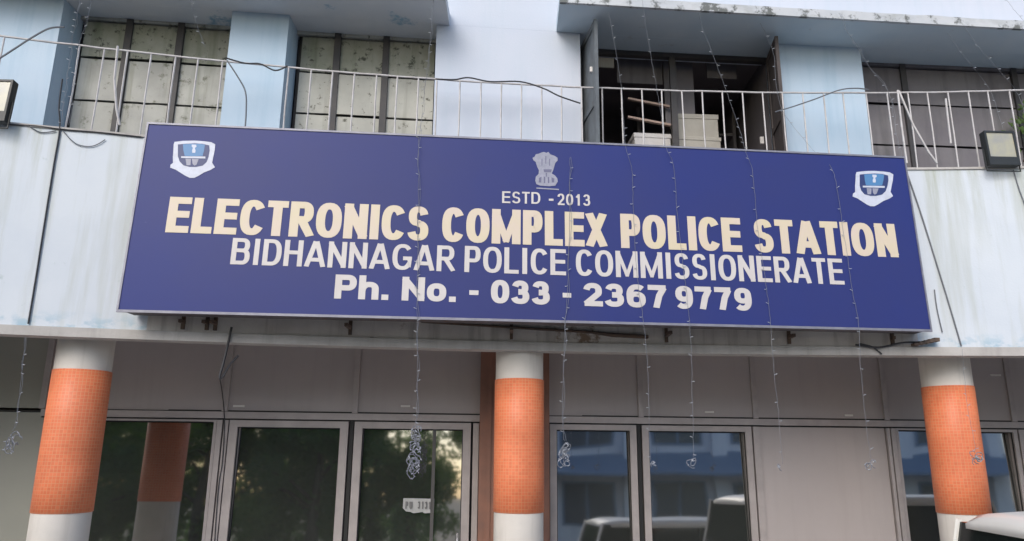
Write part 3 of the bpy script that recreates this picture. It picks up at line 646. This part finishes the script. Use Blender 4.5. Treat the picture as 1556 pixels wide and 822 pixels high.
# ------------------------------------------------------------------ boxes and laths behind the open window
IN = off(WIN, .18)
def cbox(name, pa, pb, m, lab, cat, dep=.3):
    a, b = at(*pa, IN), at(*pb, IN); zb = max(4.56, a.z)
    r = thing(name, lab, cat, ((a.x+b.x)/2, yc(IN, (a.x+b.x)/2)+dep/2, zb), .09)
    bm = bmesh.new(); w2 = (b.x-a.x)/2; h = b.z-zb; box(bm, -w2, w2, -dep/2, dep/2, 0, h*.93, .006); link('box_body', bm, M[m], r)
    bm = bmesh.new(); box(bm, -w2-.008, w2+.008, -dep/2-.008, dep/2+.008, h*.80, h, .006); link('lid', bm, M[m], r)
    return r
cbox('white_box', (963, 235), (1017, 204), 'whitebox', 'plain white box standing on the sill inside the open window', 'box')
cbox('carton', (1031, 235), (1093, 209), 'carton', 'grey beige carton at the bottom of the stack of two inside the open window', 'carton')
r = cbox('carton', (1030, 208), (1089, 175), 'carton', 'grey beige carton on top of the stack of two inside the open window', 'carton'); r.rotation_euler.z = .05
for k, (pa, pb) in enumerate((((954, 150), (1017, 163)), ((954, 178), (1019, 191)))):
    bm = bmesh.new(); a, b = at(*pa, off(IN, .05)), at(*pb, off(IN, .02)); d = (b-a).normalized()
    vs = box(bm, 0, (b-a).length, -.02, .02, -.012, .012)
    th = math.atan2(b.z-a.z, b.x-a.x)
    bmesh.ops.rotate(bm, verts=vs, cent=(0, 0, 0), matrix=Matrix.Rotation(-th, 3, 'Y')); bmesh.ops.translate(bm, verts=vs, vec=a)
    tag(link('wooden_lath', bm, M['lath']), ('upper' if k == 0 else 'lower')+' of the two pinkish wooden laths above the white box', 'lath')
bm = bmesh.new(); a = at(1158, 212, off(IN, .0)); box(bm, a.x-.02, a.x+.025, a.y, a.y+.03, a.z-.05, a.z+.04, .008)
tag(link('white_tag', bm, M['whitebox']), 'tiny white tag hanging beside the brown casement leaf', 'tag')
# solid plant added in place of leaves reflected in the right window
pl = thing('reflected_leaves_plant', 'yellow green leafy plant added for the leaf reflection in the right end window', 'plant', at(1562, 200, off(WIN, -.15)))
bm = bmesh.new(); lathe(bm, 0, 0, [(.06, -.55), (.09, -.35), (.095, -.34), (.08, -.34)], 16); link('pot', bm, M['pilaster'], pl)
bm = bmesh.new(); tube(bm, [(0, 0, -.36), (.01, 0, -.1), (-.01, 0, .2)], .008); link('stem', bm, M['bark'], pl)
bm = bmesh.new()
for i in range(70):
    c = Vector((random.gauss(0, .09), random.gauss(0, .05), random.gauss(.08, .14))); a = random.random()*6.3; u = Vector((math.cos(a), .3*math.sin(a), math.sin(a)))*.045; v = Vector((-math.sin(a), random.uniform(-1, 1), math.cos(a)))*.014
    bm.faces.new([bm.verts.new(c+q) for q in (-u, v, u, -v)])
link('foliage', bm, M['leaf'], pl)

# ------------------------------------------------------------------ cables
def cable(name, pts, r, m, lab, cat='cable', k=6):
    bm = bmesh.new(); tube(bm, spline(pts, k), r, 5)
    return tag(link(name, bm, m), lab, cat)
RF = off(PAR, -.02)
cable('cable', [at(x, y, RF) for x, y in ((-40, 112), (0, 88), (25, 72), (50, 56), (75, 43), (98, 41))], .009, M['cable_grey'], 'slack grey cable rising to the rail at the far left')
cable('cable', [at(x, y, RF) for x, y in ((343, 88), (372, 96), (395, 97), (418, 107), (437, 100))], .008, M['cable'], 'dark cable tied to the rail between the two left windows')
cable('cable', [at(x, y, RF) for x, y in ((345, 92), (362, 118), (373, 140), (374, 170), (372, 200))], .0075, M['cable_grey'], 'grey cable looping down the pier between the two left windows')
cable('cable', [at(x, y, RF) for x, y in ((662, 120), (690, 121), (712, 118), (745, 124), (790, 124), (825, 134), (850, 146), (882, 157))], .008, M['cable'], 'dark cable wound along the rail and sagging by the broad wall')
cable('cable', [at(x, y, RF) for x, y in ((1178, 170), (1205, 162), (1240, 150), (1275, 137), (1300, 134), (1320, 136))], .007, M['cable_grey'], 'thin grey cable crossing the railing before the right pier')
cable('cable', [at(x, y, off(PAR, -.012)) for x, y in ((5, 189), (50, 191), (100, 197), (150, 201), (215, 208))], .007, M['cable'], 'dark cable lying along the parapet edge at the left')
cable('cable', [at(x, y, off(PAR, -.012)) for x, y in ((95, 120), (90, 160), (91, 196), (82, 250), (66, 350), (55, 420), (43, 492))], .008, M['cable'], 'dark cable running down the parapet left of the sign')
cable('cable', [at(x, y, off(PAR, -.012)) for x, y in ((1378, 262), (1398, 320), (1420, 390), (1440, 455), (1461, 526))], .0075, M['cable_grey'], 'thin cable slanting down the parapet right of the sign')
cable('cable', [at(x, y, off(PAR, -.012)) for x, y in ((1420, 440), (1424, 470), (1432, 505))], .006, M['cable_grey'], 'short thin cable beside the lower right corner of the sign')
cable('cable', [at(x, y, off(PAR, -.012)) for x, y in ((1540, 258), (1548, 285), (1560, 318))], .006, M['cable_grey'], 'thin cable on the parapet below the right floodlight')
cable('cable', [at(x, y, off(PAR, -.012)) for x, y in ((45, 192), (62, 201), (85, 199))], .005, M['cable_grey'], 'small loop of wire hanging from the parapet edge at the left')
cable('cable', [at(x, y, off(PAR, -.012)) for x, y in ((95, 198), (115, 218), (140, 222), (160, 212))], .0045, M['cable_grey'], 'thin drooping loop of wire below the left parapet edge')
cable('cable', [at(x, y, off(PAR, -.05)) for x, y in ((352, 497), (346, 525), (340, 550), (334, 572), (338, 573), (348, 556), (362, 540))], .011, M['cable'], 'dark bent wire hook hanging below the sign at the left')
cable('cable', [at(x, y, off(GLZ, -.04)) for x, y in ((334, 575), (338, 600), (341, 640), (338, 700), (332, 740), (326, 822), (322, 900))], .005, M['cable'], 'black cable running down beside the left glass door frame')
cable('cable', [at(x, y, off(PAR, -.05)) for x, y in ((1300, 524), (1335, 528), (1370, 521), (1400, 520))], .010, M['cable'], 'dark wire under the lower right corner of the sign')
cable('cable', [at(x, y, off(PAR, -.05)) for x, y in ((1305, 522), (1325, 527), (1340, 538))], .008, M['cable'], 'dark wire end drooping over the beam at the right')
bm = bmesh.new()
tube(bm, [at(x, y, off(PAR, -.03)) for x, y in ((640, 489), (800, 499), (900, 505), (930, 509), (985, 512))], [.010, .012, .013, .02, .018], 6)
tag(link('steel_rod', bm, M['rust']), 'rusty dark rod lying along the beam under the middle of the sign', 'rod')
bm = bmesh.new(); p = at(1405, 521, off(PAR, -.06))
for k in range(5): 
    box(bm, p.x-.12+k*.05, p.x-.07+k*.05, p.y-.04, p.y+.03, p.z-.03+.01*k, p.z-.005+.013*k, .004)
tag(link('rusty_bracket', bm, M['rust']), 'orange rusty bracket end under the lower right corner of the sign', 'bracket')

# ------------------------------------------------------------------ strings of fairy lights
def lights(pts, lab, coil=None, r=.0015, tw=1, sp=.16):
    """pts in 3D; wire, bulbs along it, a coiled bundle at the end"""
    t = thing('fairy_light_string', lab, 'string lights', pts[0], 0, 'strings of fairy lights hanging over the front')
    o0 = Vector(pts[0]); P = [p-o0 for p in spline(pts, 8)]
    P = [p+Vector((random.uniform(-.004, .004), random.uniform(-.003, .003), 0)) for p in P]
    bm = bmesh.new(); tube(bm, P, r, 4)
    if tw > 1: tube(bm, [p+Vector((.012*math.sin(i*.7)+.006, -.004, 0)) for i, p in enumerate(P)], r, 4)
    link('wire', bm, M['wire'], t)
    L = 0; last = P[0]; bm = bmesh.new(); nb = 0
    for p in P[1:]:
        L += (p-last).length; last = p
        if L > sp*random.uniform(.5, 1.6):
            L = 0; s = random.choice((-1, 1)); a = p; b = p+Vector((s*.018, -.006, random.uniform(-.01, .014))); tube(bm, [a, b, b+Vector((s*.010, 0, .003))], [.0016, .0034, .0012], 5); nb += 1
    if coil:
        c = P[-1]; n, rad = coil
        wb = bmesh.new()
        for i in range(n):
            cc = c+Vector((random.uniform(-.03, .03), random.uniform(-.02, .02), -rad*.8-rad*.34*i*random.uniform(.8, 1.1))); a0 = random.uniform(-.6, .6); e = random.uniform(.6, 1)
            rt = Matrix.Rotation(random.uniform(-1.1, 1.1), 3, 'Y') @ Matrix.Rotation(random.uniform(-1, 1), 3, 'Z'); rr = rad*random.uniform(.45, 1.05)
            ring = [cc+rt @ Vector((rr*math.cos(q)*e*random.uniform(.85, 1.15), random.uniform(-.006, .006), rr*math.sin(q)*random.uniform(.8, 1.15))) for q in [2*math.pi*j/12 for j in range(random.choice((9, 11, 13)))]]
            tube(wb, ring, .0036, 4)
            for j in (1, 5, 9):
                a = ring[j % len(ring)]; tube(bm, [a, a+Vector((random.uniform(-.02, .02), -.01, random.uniform(-.02, .02)))], [.0045, .003], 5)
        link('wire_bundle', wb, M['wire'], t)
    if len(bm.verts): link('bulbs', bm, M['bulb'], t)['kind'] = 'stuff'
    else: bm.free()
    return t
def up(px, py, d): return at(px, py, off(PAR, d))
def sf(px, py, d=.012):
    x, z = sxy(px, py); return sgp(x, z, d)
def dn(px, py): return atY(px, py, 6.42+.088*((px-778)/1120*6.4))
lights([up(128, -30, -.25), up(118, 20, -.2), up(110, 60, -.06), up(103, 110, -.03), up(98, 150, -.03), up(92, 195, -.03)], 'tangled pale light string coming down beside the leftmost shuttered window', tw=2, sp=.08)
lights([up(146, -30, -.3), up(135, 20, -.2), up(122, 62, -.06), up(112, 120, -.03), up(104, 190, -.03)], 'second pale light string twisting over the rail at the leftmost window', tw=2, sp=.08)
lights([up(284, -30, -.3), up(292, 10, -.2), up(300, 40, -.1), up(312, 72, -.04)], 'thin light string slanting to the rail at the first shuttered window')
lights([up(660, -30, -.2), up(656, 30, -.15), up(652, 80, -.06), up(646, 130, -.04), up(641, 180, -.1), sf(637, 218, .03), sf(636, 300), sf(635, 400), sf(634, 470, .02), dn(634, 540), dn(634, 600), dn(632, 645)],
       'light string crossing the sign left of its middle, ending in a heavy bundle', coil=(24, .05), tw=2, sp=.09)
lights([up(925, 20, -.25), up(930, 45, -.2), up(940, 105, -.08), up(945, 140, -.03), up(948, 190, -.03), sf(950, 224, .03), sf(960, 260), sf(962, 320), sf(968, 420), sf(976, 482, .02), dn(983, 540), dn(986, 620), dn(988, 700)],
       'light string down the sign to the frame between the two right hand windows', coil=(2, .03))
lights([up(976, 0, -.3), up(980, 30, -.25), up(988, 80, -.1), up(999, 140, -.03), up(1008, 200, -.03), sf(1012, 228, .03), sf(1023, 255), sf(1030, 340), sf(1042, 440), sf(1047, 488, .02), dn(1051, 560), dn(1053, 640), dn(1054, 695)],
       'light string ending in a single pale ring before the right hand window', coil=(2, .05))
lights([up(1062, 20, -.3), up(1068, 45, -.2), up(1084, 85, -.1), up(1106, 145, -.03), up(1125, 200, -.03), sf(1132, 234, .03), sf(1143, 262), sf(1150, 340), sf(1163, 430), sf(1170, 492, .02), dn(1176, 560), dn(1184, 640), dn(1189, 705)],
       'light string ending in a small hook before the tall grey panel', coil=(1, .035))
lights([up(1155, 35, -.3), up(1165, 55, -.2), up(1176, 85, -.12), up(1186, 160, -.05), up(1230, 222, -.05), sf(1262, 256, .02), sf(1273, 300), sf(1285, 380), sf(1296, 450), sf(1303, 490, .02), dn(1308, 560), dn(1316, 640), dn(1324, 700)],
       'light string over the right part of the sign ending before the grey panel', coil=(3, .035))
lights([up(1275, 20, -.3), up(1292, 55, -.2), up(1320, 100, -.08), up(1350, 140, -.03), up(1360, 190, -.03), up(1368, 240, -.03)], 'double light string slanting to the rail above the right end of the sign', tw=2, sp=.1)
lights([up(1440, 50, -.3), up(1465, 85, -.2), up(1503, 134, -.03), up(1516, 170, -.03), up(1524, 195, -.03)], 'light string slanting to the rail left of the right floodlight')
lights([up(1465, 40, -.3), up(1490, 75, -.2), up(1541, 134, -.03), up(1556, 170, -.03), up(1562, 220, -.03)], 'light string slanting to the rail above the right floodlight')
lights([up(1516, -30, -.3), up(1530, 0, -.3), up(1552, 28, -.3), up(1580, 60, -.3)], 'light string cutting the upper right corner of the view')
lights([sf(866, 240, .02), sf(866, 300), sf(864, 400), sf(859, 486, .02), dn(857, 540), dn(855, 620), dn(857, 670)], 'light string from the lion emblem down to a bundle right of the middle column', coil=(10, .05), tw=2, sp=.1)
lights([up(38, 512, -.06), up(34, 560, -.06), up(28, 620, -.07), up(20, 655, -.08)], 'light string hanging from the beam left of the left column with a coiled bundle', coil=(6, .06), tw=2, sp=.1)
lights([up(1462, 530, -.06), up(1468, 600, -.1), up(1478, 660, -.12), up(1483, 685, -.12)], 'light string with a grey bundle hanging before the right column', coil=(6, .04))

# ------------------------------------------------------------------ sticker on the glass
stk = thing('glass_sticker', 'small torn white paper sticker with faded lettering on the glass door', 'sticker', (0, 0, 0))
SC = off(GLZ, .006)
bm = bmesh.new(); P = [(613, 757), (660, 758), (659, 779), (645, 780), (642, 778), (628, 780), (624, 778), (617, 777), (612, 772)]
a = [bm.verts.new(at(*p, SC)) for p in P]; b = [bm.verts.new(at(*p, off(SC, -.002))) for p in P]
bm.faces.new(a); bm.faces.new(b)
for i in range(len(P)): bm.faces.new((a[i], a[(i+1) % len(P)], b[(i+1) % len(P)], b[i]))
link('paper', bm, M['sticker'], stk)
pl2 = lambda px, py: (at(px, py, SC).x, at(px, py, SC).z)
for t, l, r_ in (('PU', 616, 627), ('3131', 635, 655)): word(t, (l, 762, 773), (r_, 762, 773.5), M['ink'], .2, .16, pl2, stk, .0035)

# ------------------------------------------------------------------ vehicles
def loft(bm, secs):
    rings = [[bm.verts.new(p) for p in s] for s in secs]; n = len(rings[0])
    for u, v in zip(rings, rings[1:]):
        for k in range(n): bm.faces.new((u[k], u[(k+1) % n], v[(k+1) % n], v[k]))
    bm.faces.new(rings[0]); bm.faces.new(rings[-1][::-1])
def rrect(w_, y0, z0, z1, r, n=4):
    out = []
    for cx, cz, a0 in ((w_-r, z0+r, -90), (w_-r, z1-r, 0), (-w_+r, z1-r, 90), (-w_+r, z0+r, 180)):
        for i in range(n+1): a = math.radians(a0+90*i/n); out.append((y0, cx+r*math.cos(a), cz+r*math.sin(a)))
    return out
def vehicle(name, lab, loc, rz, L, W2, H, belt, secs_body, roof, cab, wheels, group=None, rail=False):
    """x along the car. secs_body: (x, halfwidth, z0, z1); cab: (x, hw_bottom, ...) ; roof: (x, hw, z)"""
    v = thing(name, lab, 'car', loc, rz, group)
    bm = bmesh.new(); loft(bm, [[(p[0], p[1], p[2]) for p in rrect(hw, x, z0, z1, .09)] for x, hw, z0, z1 in secs_body]); link('body', bm, M['carwhite'], v, True)
    (xa, xb, xc, xd) = cab   # bottom front, top front, top rear, bottom rear
    bm = bmesh.new(); hb, ht = W2-.05, W2-.17; zt2 = H-.12
    vs = [bm.verts.new(p) for p in ((xa, -hb, belt-.03), (xa, hb, belt-.03), (xd, hb, belt-.03), (xd, -hb, belt-.03), (xb, -ht, zt2), (xb, ht, zt2), (xc, ht, zt2), (xc, -ht, zt2))]
    for q in ((0, 1, 2, 3), (4, 7, 6, 5), (0, 4, 5, 1), (2, 6, 7, 3), (0, 3, 7, 4), (1, 5, 6, 2)): bm.faces.new([vs[i] for i in q])
    link('window_glass', bm, M['carglass'], v)
    # roof: domed slab
    bm = bmesh.new(); nx_, ny_ = 16, 10
    def rp(i, j):
        u = i/nx_; q = j/ny_*2-1
        x = xb-.04+(xc-xb+.08)*u
        ex = min(u, 1-u)*(xc-xb); ww = (ht+.05)*(1-.30*max(0, 1-ex/.32)**2.6)
        z = H-.05*abs(q)**2.6-.07*max(0, 1-ex/.5)**2.2
        return Vector((x, q*ww, z))
    top = [[bm.verts.new(rp(i, j)) for j in range(ny_+1)] for i in range(nx_+1)]
    bot = [[bm.verts.new(Vector((rp(i, j).x, rp(i, j).y, H-.16))) for j in range(ny_+1)] for i in range(nx_+1)]
    for A, s in ((top, 1), (bot, -1)):
        for i in range(nx_):
            for j in range(ny_): bm.faces.new((A[i][j], A[i+1][j], A[i+1][j+1], A[i][j+1])[::s])
    ed = [(i, 0) for i in range(nx_)]+[(nx_, j) for j in range(ny_)]+[(i, ny_) for i in range(nx_, 0, -1)]+[(0, j) for j in range(ny_, 0, -1)]
    for (a, b), (c, d) in zip(ed, ed[1:]+ed[:1]): bm.faces.new((top[a][b], bot[a][b], bot[c][d], top[c][d]))
    link('roof', bm, M['carwhite'], v, True)
    # pillars
    for s in (-1, 1):
        for (b0, t0) in ((xa, xb), (xd, xc), ((xa+xd)/2, (xb+xc)/2)):
            bm = bmesh.new(); tube(bm, [(b0, s*(hb+.004), belt-.02), (t0, s*(ht+.004), zt2+.02)], .024, 6); link('pillar', bm, M['carwhite'] if b0 in (xa, xd) else M['blacktrim'], v)
    for wx in wheels:
        for s in (-1, 1):
            bm = bmesh.new(); r0 = .33
            for u0, u1, rr in ((W2-.19, W2+.005, r0),):
                g = bmesh.ops.create_cone(bm, cap_ends=True, segments=24, radius1=rr, radius2=rr, depth=u1-u0); bmesh.ops.rotate(bm, verts=g['verts'], cent=(0, 0, 0), matrix=Matrix.Rotation(math.pi/2, 3, 'X')); bmesh.ops.translate(bm, verts=g['verts'], vec=(wx, s*(u0+u1)/2, r0))
            wl = link('wheel', bm, M['tyre'], v)
            bm = bmesh.new(); g = bmesh.ops.create_cone(bm, cap_ends=True, segments=16, radius1=.2, radius2=.17, depth=.03); bmesh.ops.rotate(bm, verts=g['verts'], cent=(0, 0, 0), matrix=Matrix.Rotation(math.pi/2, 3, 'X')); bmesh.ops.translate(bm, verts=g['verts'], vec=(wx, s*(W2+.012), r0)); link('rim', bm, M['hub'], wl)
    x0 = secs_body[0][0]; x1 = secs_body[-1][0]
    for s in (-1, 1):
        bm = bmesh.new(); box(bm, x0-.015, x0+.06, s*(W2-.38), s*(W2-.14), belt-.30, belt-.14, .02); link('headlight', bm, M['carlamp'], v)
        bm = bmesh.new(); box(bm, xa+.25, xa+.36, s*(W2+.0), s*(W2+.16), belt-.02, belt+.13, .02); link('mirror', bm, M['blacktrim'], v)
    bm = bmesh.new(); box(bm, x0-.05, x0+.1, -W2+.05, W2-.05, .28, .45, .03); link('bumper', bm, M['blacktrim'], v)
    bm = bmesh.new(); box(bm, x1-.1, x1+.05, -W2+.05, W2-.05, .28, .45, .03); link('bumper', bm, M['blacktrim'], v)
    return v
vehicle('suv', 'cream white tall car in the lower right corner before the right column', (5.38, 5.80, ZG), -.04, 4.4, .84, 2.29, 1.46,
        [(-2.2, .70, .45, 1.05), (-2.1, .80, .35, 1.16), (-1.9, .84, .3, 1.24), (-1.3, .84, .3, 1.34), (0, .84, .3, 1.38), (1.9, .84, .3, 1.38), (2.15, .82, .35, 1.34), (2.2, .76, .4, 1.2)],
        None, (-1.74, -1.62, 2.1, 2.18), (-1.4, 1.4), rail=True)
vehicle('suv', 'second cream car seen only mirrored in the windows right of the middle column', (4.0, 2.9, ZG), .06, 4.2, .82, 1.86, 1.12,
        [(-2.1, .66, .42, .9), (-2.0, .78, .33, .98), (-1.8, .82, .28, 1.04), (-1.2, .82, .28, 1.10), (0, .82, .28, 1.12), (1.8, .82, .28, 1.12), (2.05, .8, .33, 1.08), (2.1, .74, .4, 1.0)],
        None, (-1.7, -1.45, 1.9, 2.05), (-1.3, 1.3))

# ------------------------------------------------------------------ what the glass mirrors: trees and the building opposite
def tree(x, y, h, R_, m, lab, seed, trunk_h):
    rnd = random.Random(seed); t = thing('tree', lab, 'tree', (x, y, ZG), rnd.random()*6, 'trees across the road')
    bm = bmesh.new(); top = Vector((rnd.uniform(-.3, .3), rnd.uniform(-.3, .3), h*.75))
    tube(bm, [Vector((0, 0, 0)), Vector((.03, 0, h*.2)), top*.6+Vector((.1, 0, 0)), top], [.24, .19, .13, .05], 9)
    tips = []
    for i in range(9):
        z = rnd.uniform(trunk_h, h*.7); a = i*2.4; l = R_*rnd.uniform(.5, .85); s = Vector((top.x*z/top.z, top.y*z/top.z, z)); e = s+Vector((math.cos(a)*l, math.sin(a)*l, l*.5)); tube(bm, [s, (s+e)/2+Vector((0, 0, .15)), e], [.08, .05, .02], 6); tips.append(e)
    link('trunk', bm, M['bark'], t, True)
    bm = bmesh.new()
    cl = [(e, rnd.uniform(.55, 1.0)) for e in tips]+[(Vector((rnd.gauss(0, R_*.45), rnd.gauss(0, R_*.45), rnd.uniform(trunk_h*.7, h))), rnd.uniform(.4, 1.0)) for _ in range(34)]
    for c, r in cl:
        for _ in range(230):
            d = Vector((rnd.gauss(0, 1), rnd.gauss(0, 1), rnd.gauss(0, .8))); d = d.normalized()*r*rnd.uniform(.5, 1)
            p = c+d; u = Vector((rnd.gauss(0, 1), rnd.gauss(0, 1), rnd.gauss(0, .6))).normalized()*.13; v = u.cross(Vector((rnd.random(), rnd.random(), rnd.random()))).normalized()*.05
            bm.faces.new([bm.verts.new(p+q) for q in (-u, v, u, -v)])
    link('crown', bm, m, t)
tree(-9.5, -9.5, 6.5, 2.6, M['leaf2'], 'dark green tree mirrored in the window right of the left column', 1, 1.4)
tree(-6.2, -10.5, 7.5, 2.8, M['leaf'], 'mid green tree mirrored in the left glass door', 2, 1.3)
tree(-2.8, -9.4, 6.2, 2.4, M['leaf2'], 'dark spreading tree mirrored in the glass door with the sticker', 3, 1.2)
tree(.2, -11, 7.5, 2.5, M['leaf'], 'green tree mirrored beside the middle column', 4, 1.5)
tree(-13.5, -11, 7.5, 2.9, M['leaf'], 'green tree mirrored at the left end of the glass', 5, 1.4)
tree(-4.6, -13, 7.8, 3.0, M['leaf2'], 'tall dark tree behind the others mirrored in the left glass', 6, 1.0)
tree(-8.2, -13.4, 8.2, 3.0, M['leaf'], 'tall green tree behind the others mirrored in the left glass', 7, 1.0)
tree(-1.2, -13.2, 7.8, 3.0, M['leaf2'], 'tall dark tree mirrored at the right edge of the sticker door', 8, 1.0)
tree(-11.8, -12.8, 7.4, 3.0, M['leaf2'], 'dark tree mirrored beside the left column', 9, 1.0)
hd = thing('hedge', 'long dense green hedge behind the trees mirrored in the left hand glass', 'hedge', (-8, -15.5, ZG))
bm = bmesh.new()
for _ in range(15000):
    p = Vector((random.uniform(-14, 9.5), random.uniform(-.7, .7), random.uniform(0, 5.2)+random.gauss(0, .25))); u = Vector((random.gauss(0, 1), random.gauss(0, 1), random.gauss(0, .6))).normalized()*.17; v = u.cross(Vector((random.random(), random.random(), random.random()))).normalized()*.08
    bm.faces.new([bm.verts.new(p+q) for q in (-u, v, u, -v)])
link('foliage', bm, M['leaf2'], hd)
for k in range(6):
    bm = bmesh.new(); tube(bm, [(-12+k*4, 0, 0), (-12+k*4+.2, 0, 2), (-12+k*4-.1, 0, 4)], [.15, .1, .05], 6); link('stem', bm, M['bark'], hd)
ob = thing('opposite_building', 'blue and lavender building mirrored in the right hand windows', 'building', (11.0, -13, ZG), math.radians(8))
def part(name, m, x0, x1, y0, y1, z0, z1, parent=ob, lab=None):
    bm = bmesh.new(); box(bm, x0, x1, y0, y1, z0, z1); o = link(name, bm, m, parent)
    if lab: o['label'] = lab
    return o
part('wall', M['opppale'], -6, 12, -8, -.3, 0, 7)
for x in (-6, -2.6, .8, 4.2, 7.6, 11): part('pier', M['opppale'], x, x+.6, -.3, .1, 0, 7)
for i, x in enumerate((-5.4, -2.0, 1.4, 4.8, 8.2)):
    for z in (.9, 4.2):
        wn = part('window', M['oppblue'], x+.3, x+2.5, -.3, -.24, z, z+1.9)
        part('pane', M['oppdark'], x+.4, x+1.35, -.24, -.22, z+.1, z+1.8, wn); part('pane', M['oppdark'], x+1.45, x+2.4, -.24, -.22, z+.1, z+1.8, wn)
bm = bmesh.new()
vs = [bm.verts.new(p) for p in ((-6.3, -.3, 3.9), (11.9, -.3, 3.9), (11.9, 1.6, 3.1), (-6.3, 1.6, 3.1), (-6.3, -.3, 3.8), (11.9, -.3, 3.8), (11.9, 1.6, 3.0), (-6.3, 1.6, 3.0))]
for q in ((0, 1, 2, 3), (7, 6, 5, 4), (3, 2, 6, 7), (0, 3, 7, 4), (1, 5, 6, 2), (0, 4, 5, 1)): bm.faces.new([vs[i] for i in q])
link('awning', bm, M['oppblue'], ob)
part('parapet', M['oppblue'], -6.1, 12.1, -8.1, .2, 7, 7.5)
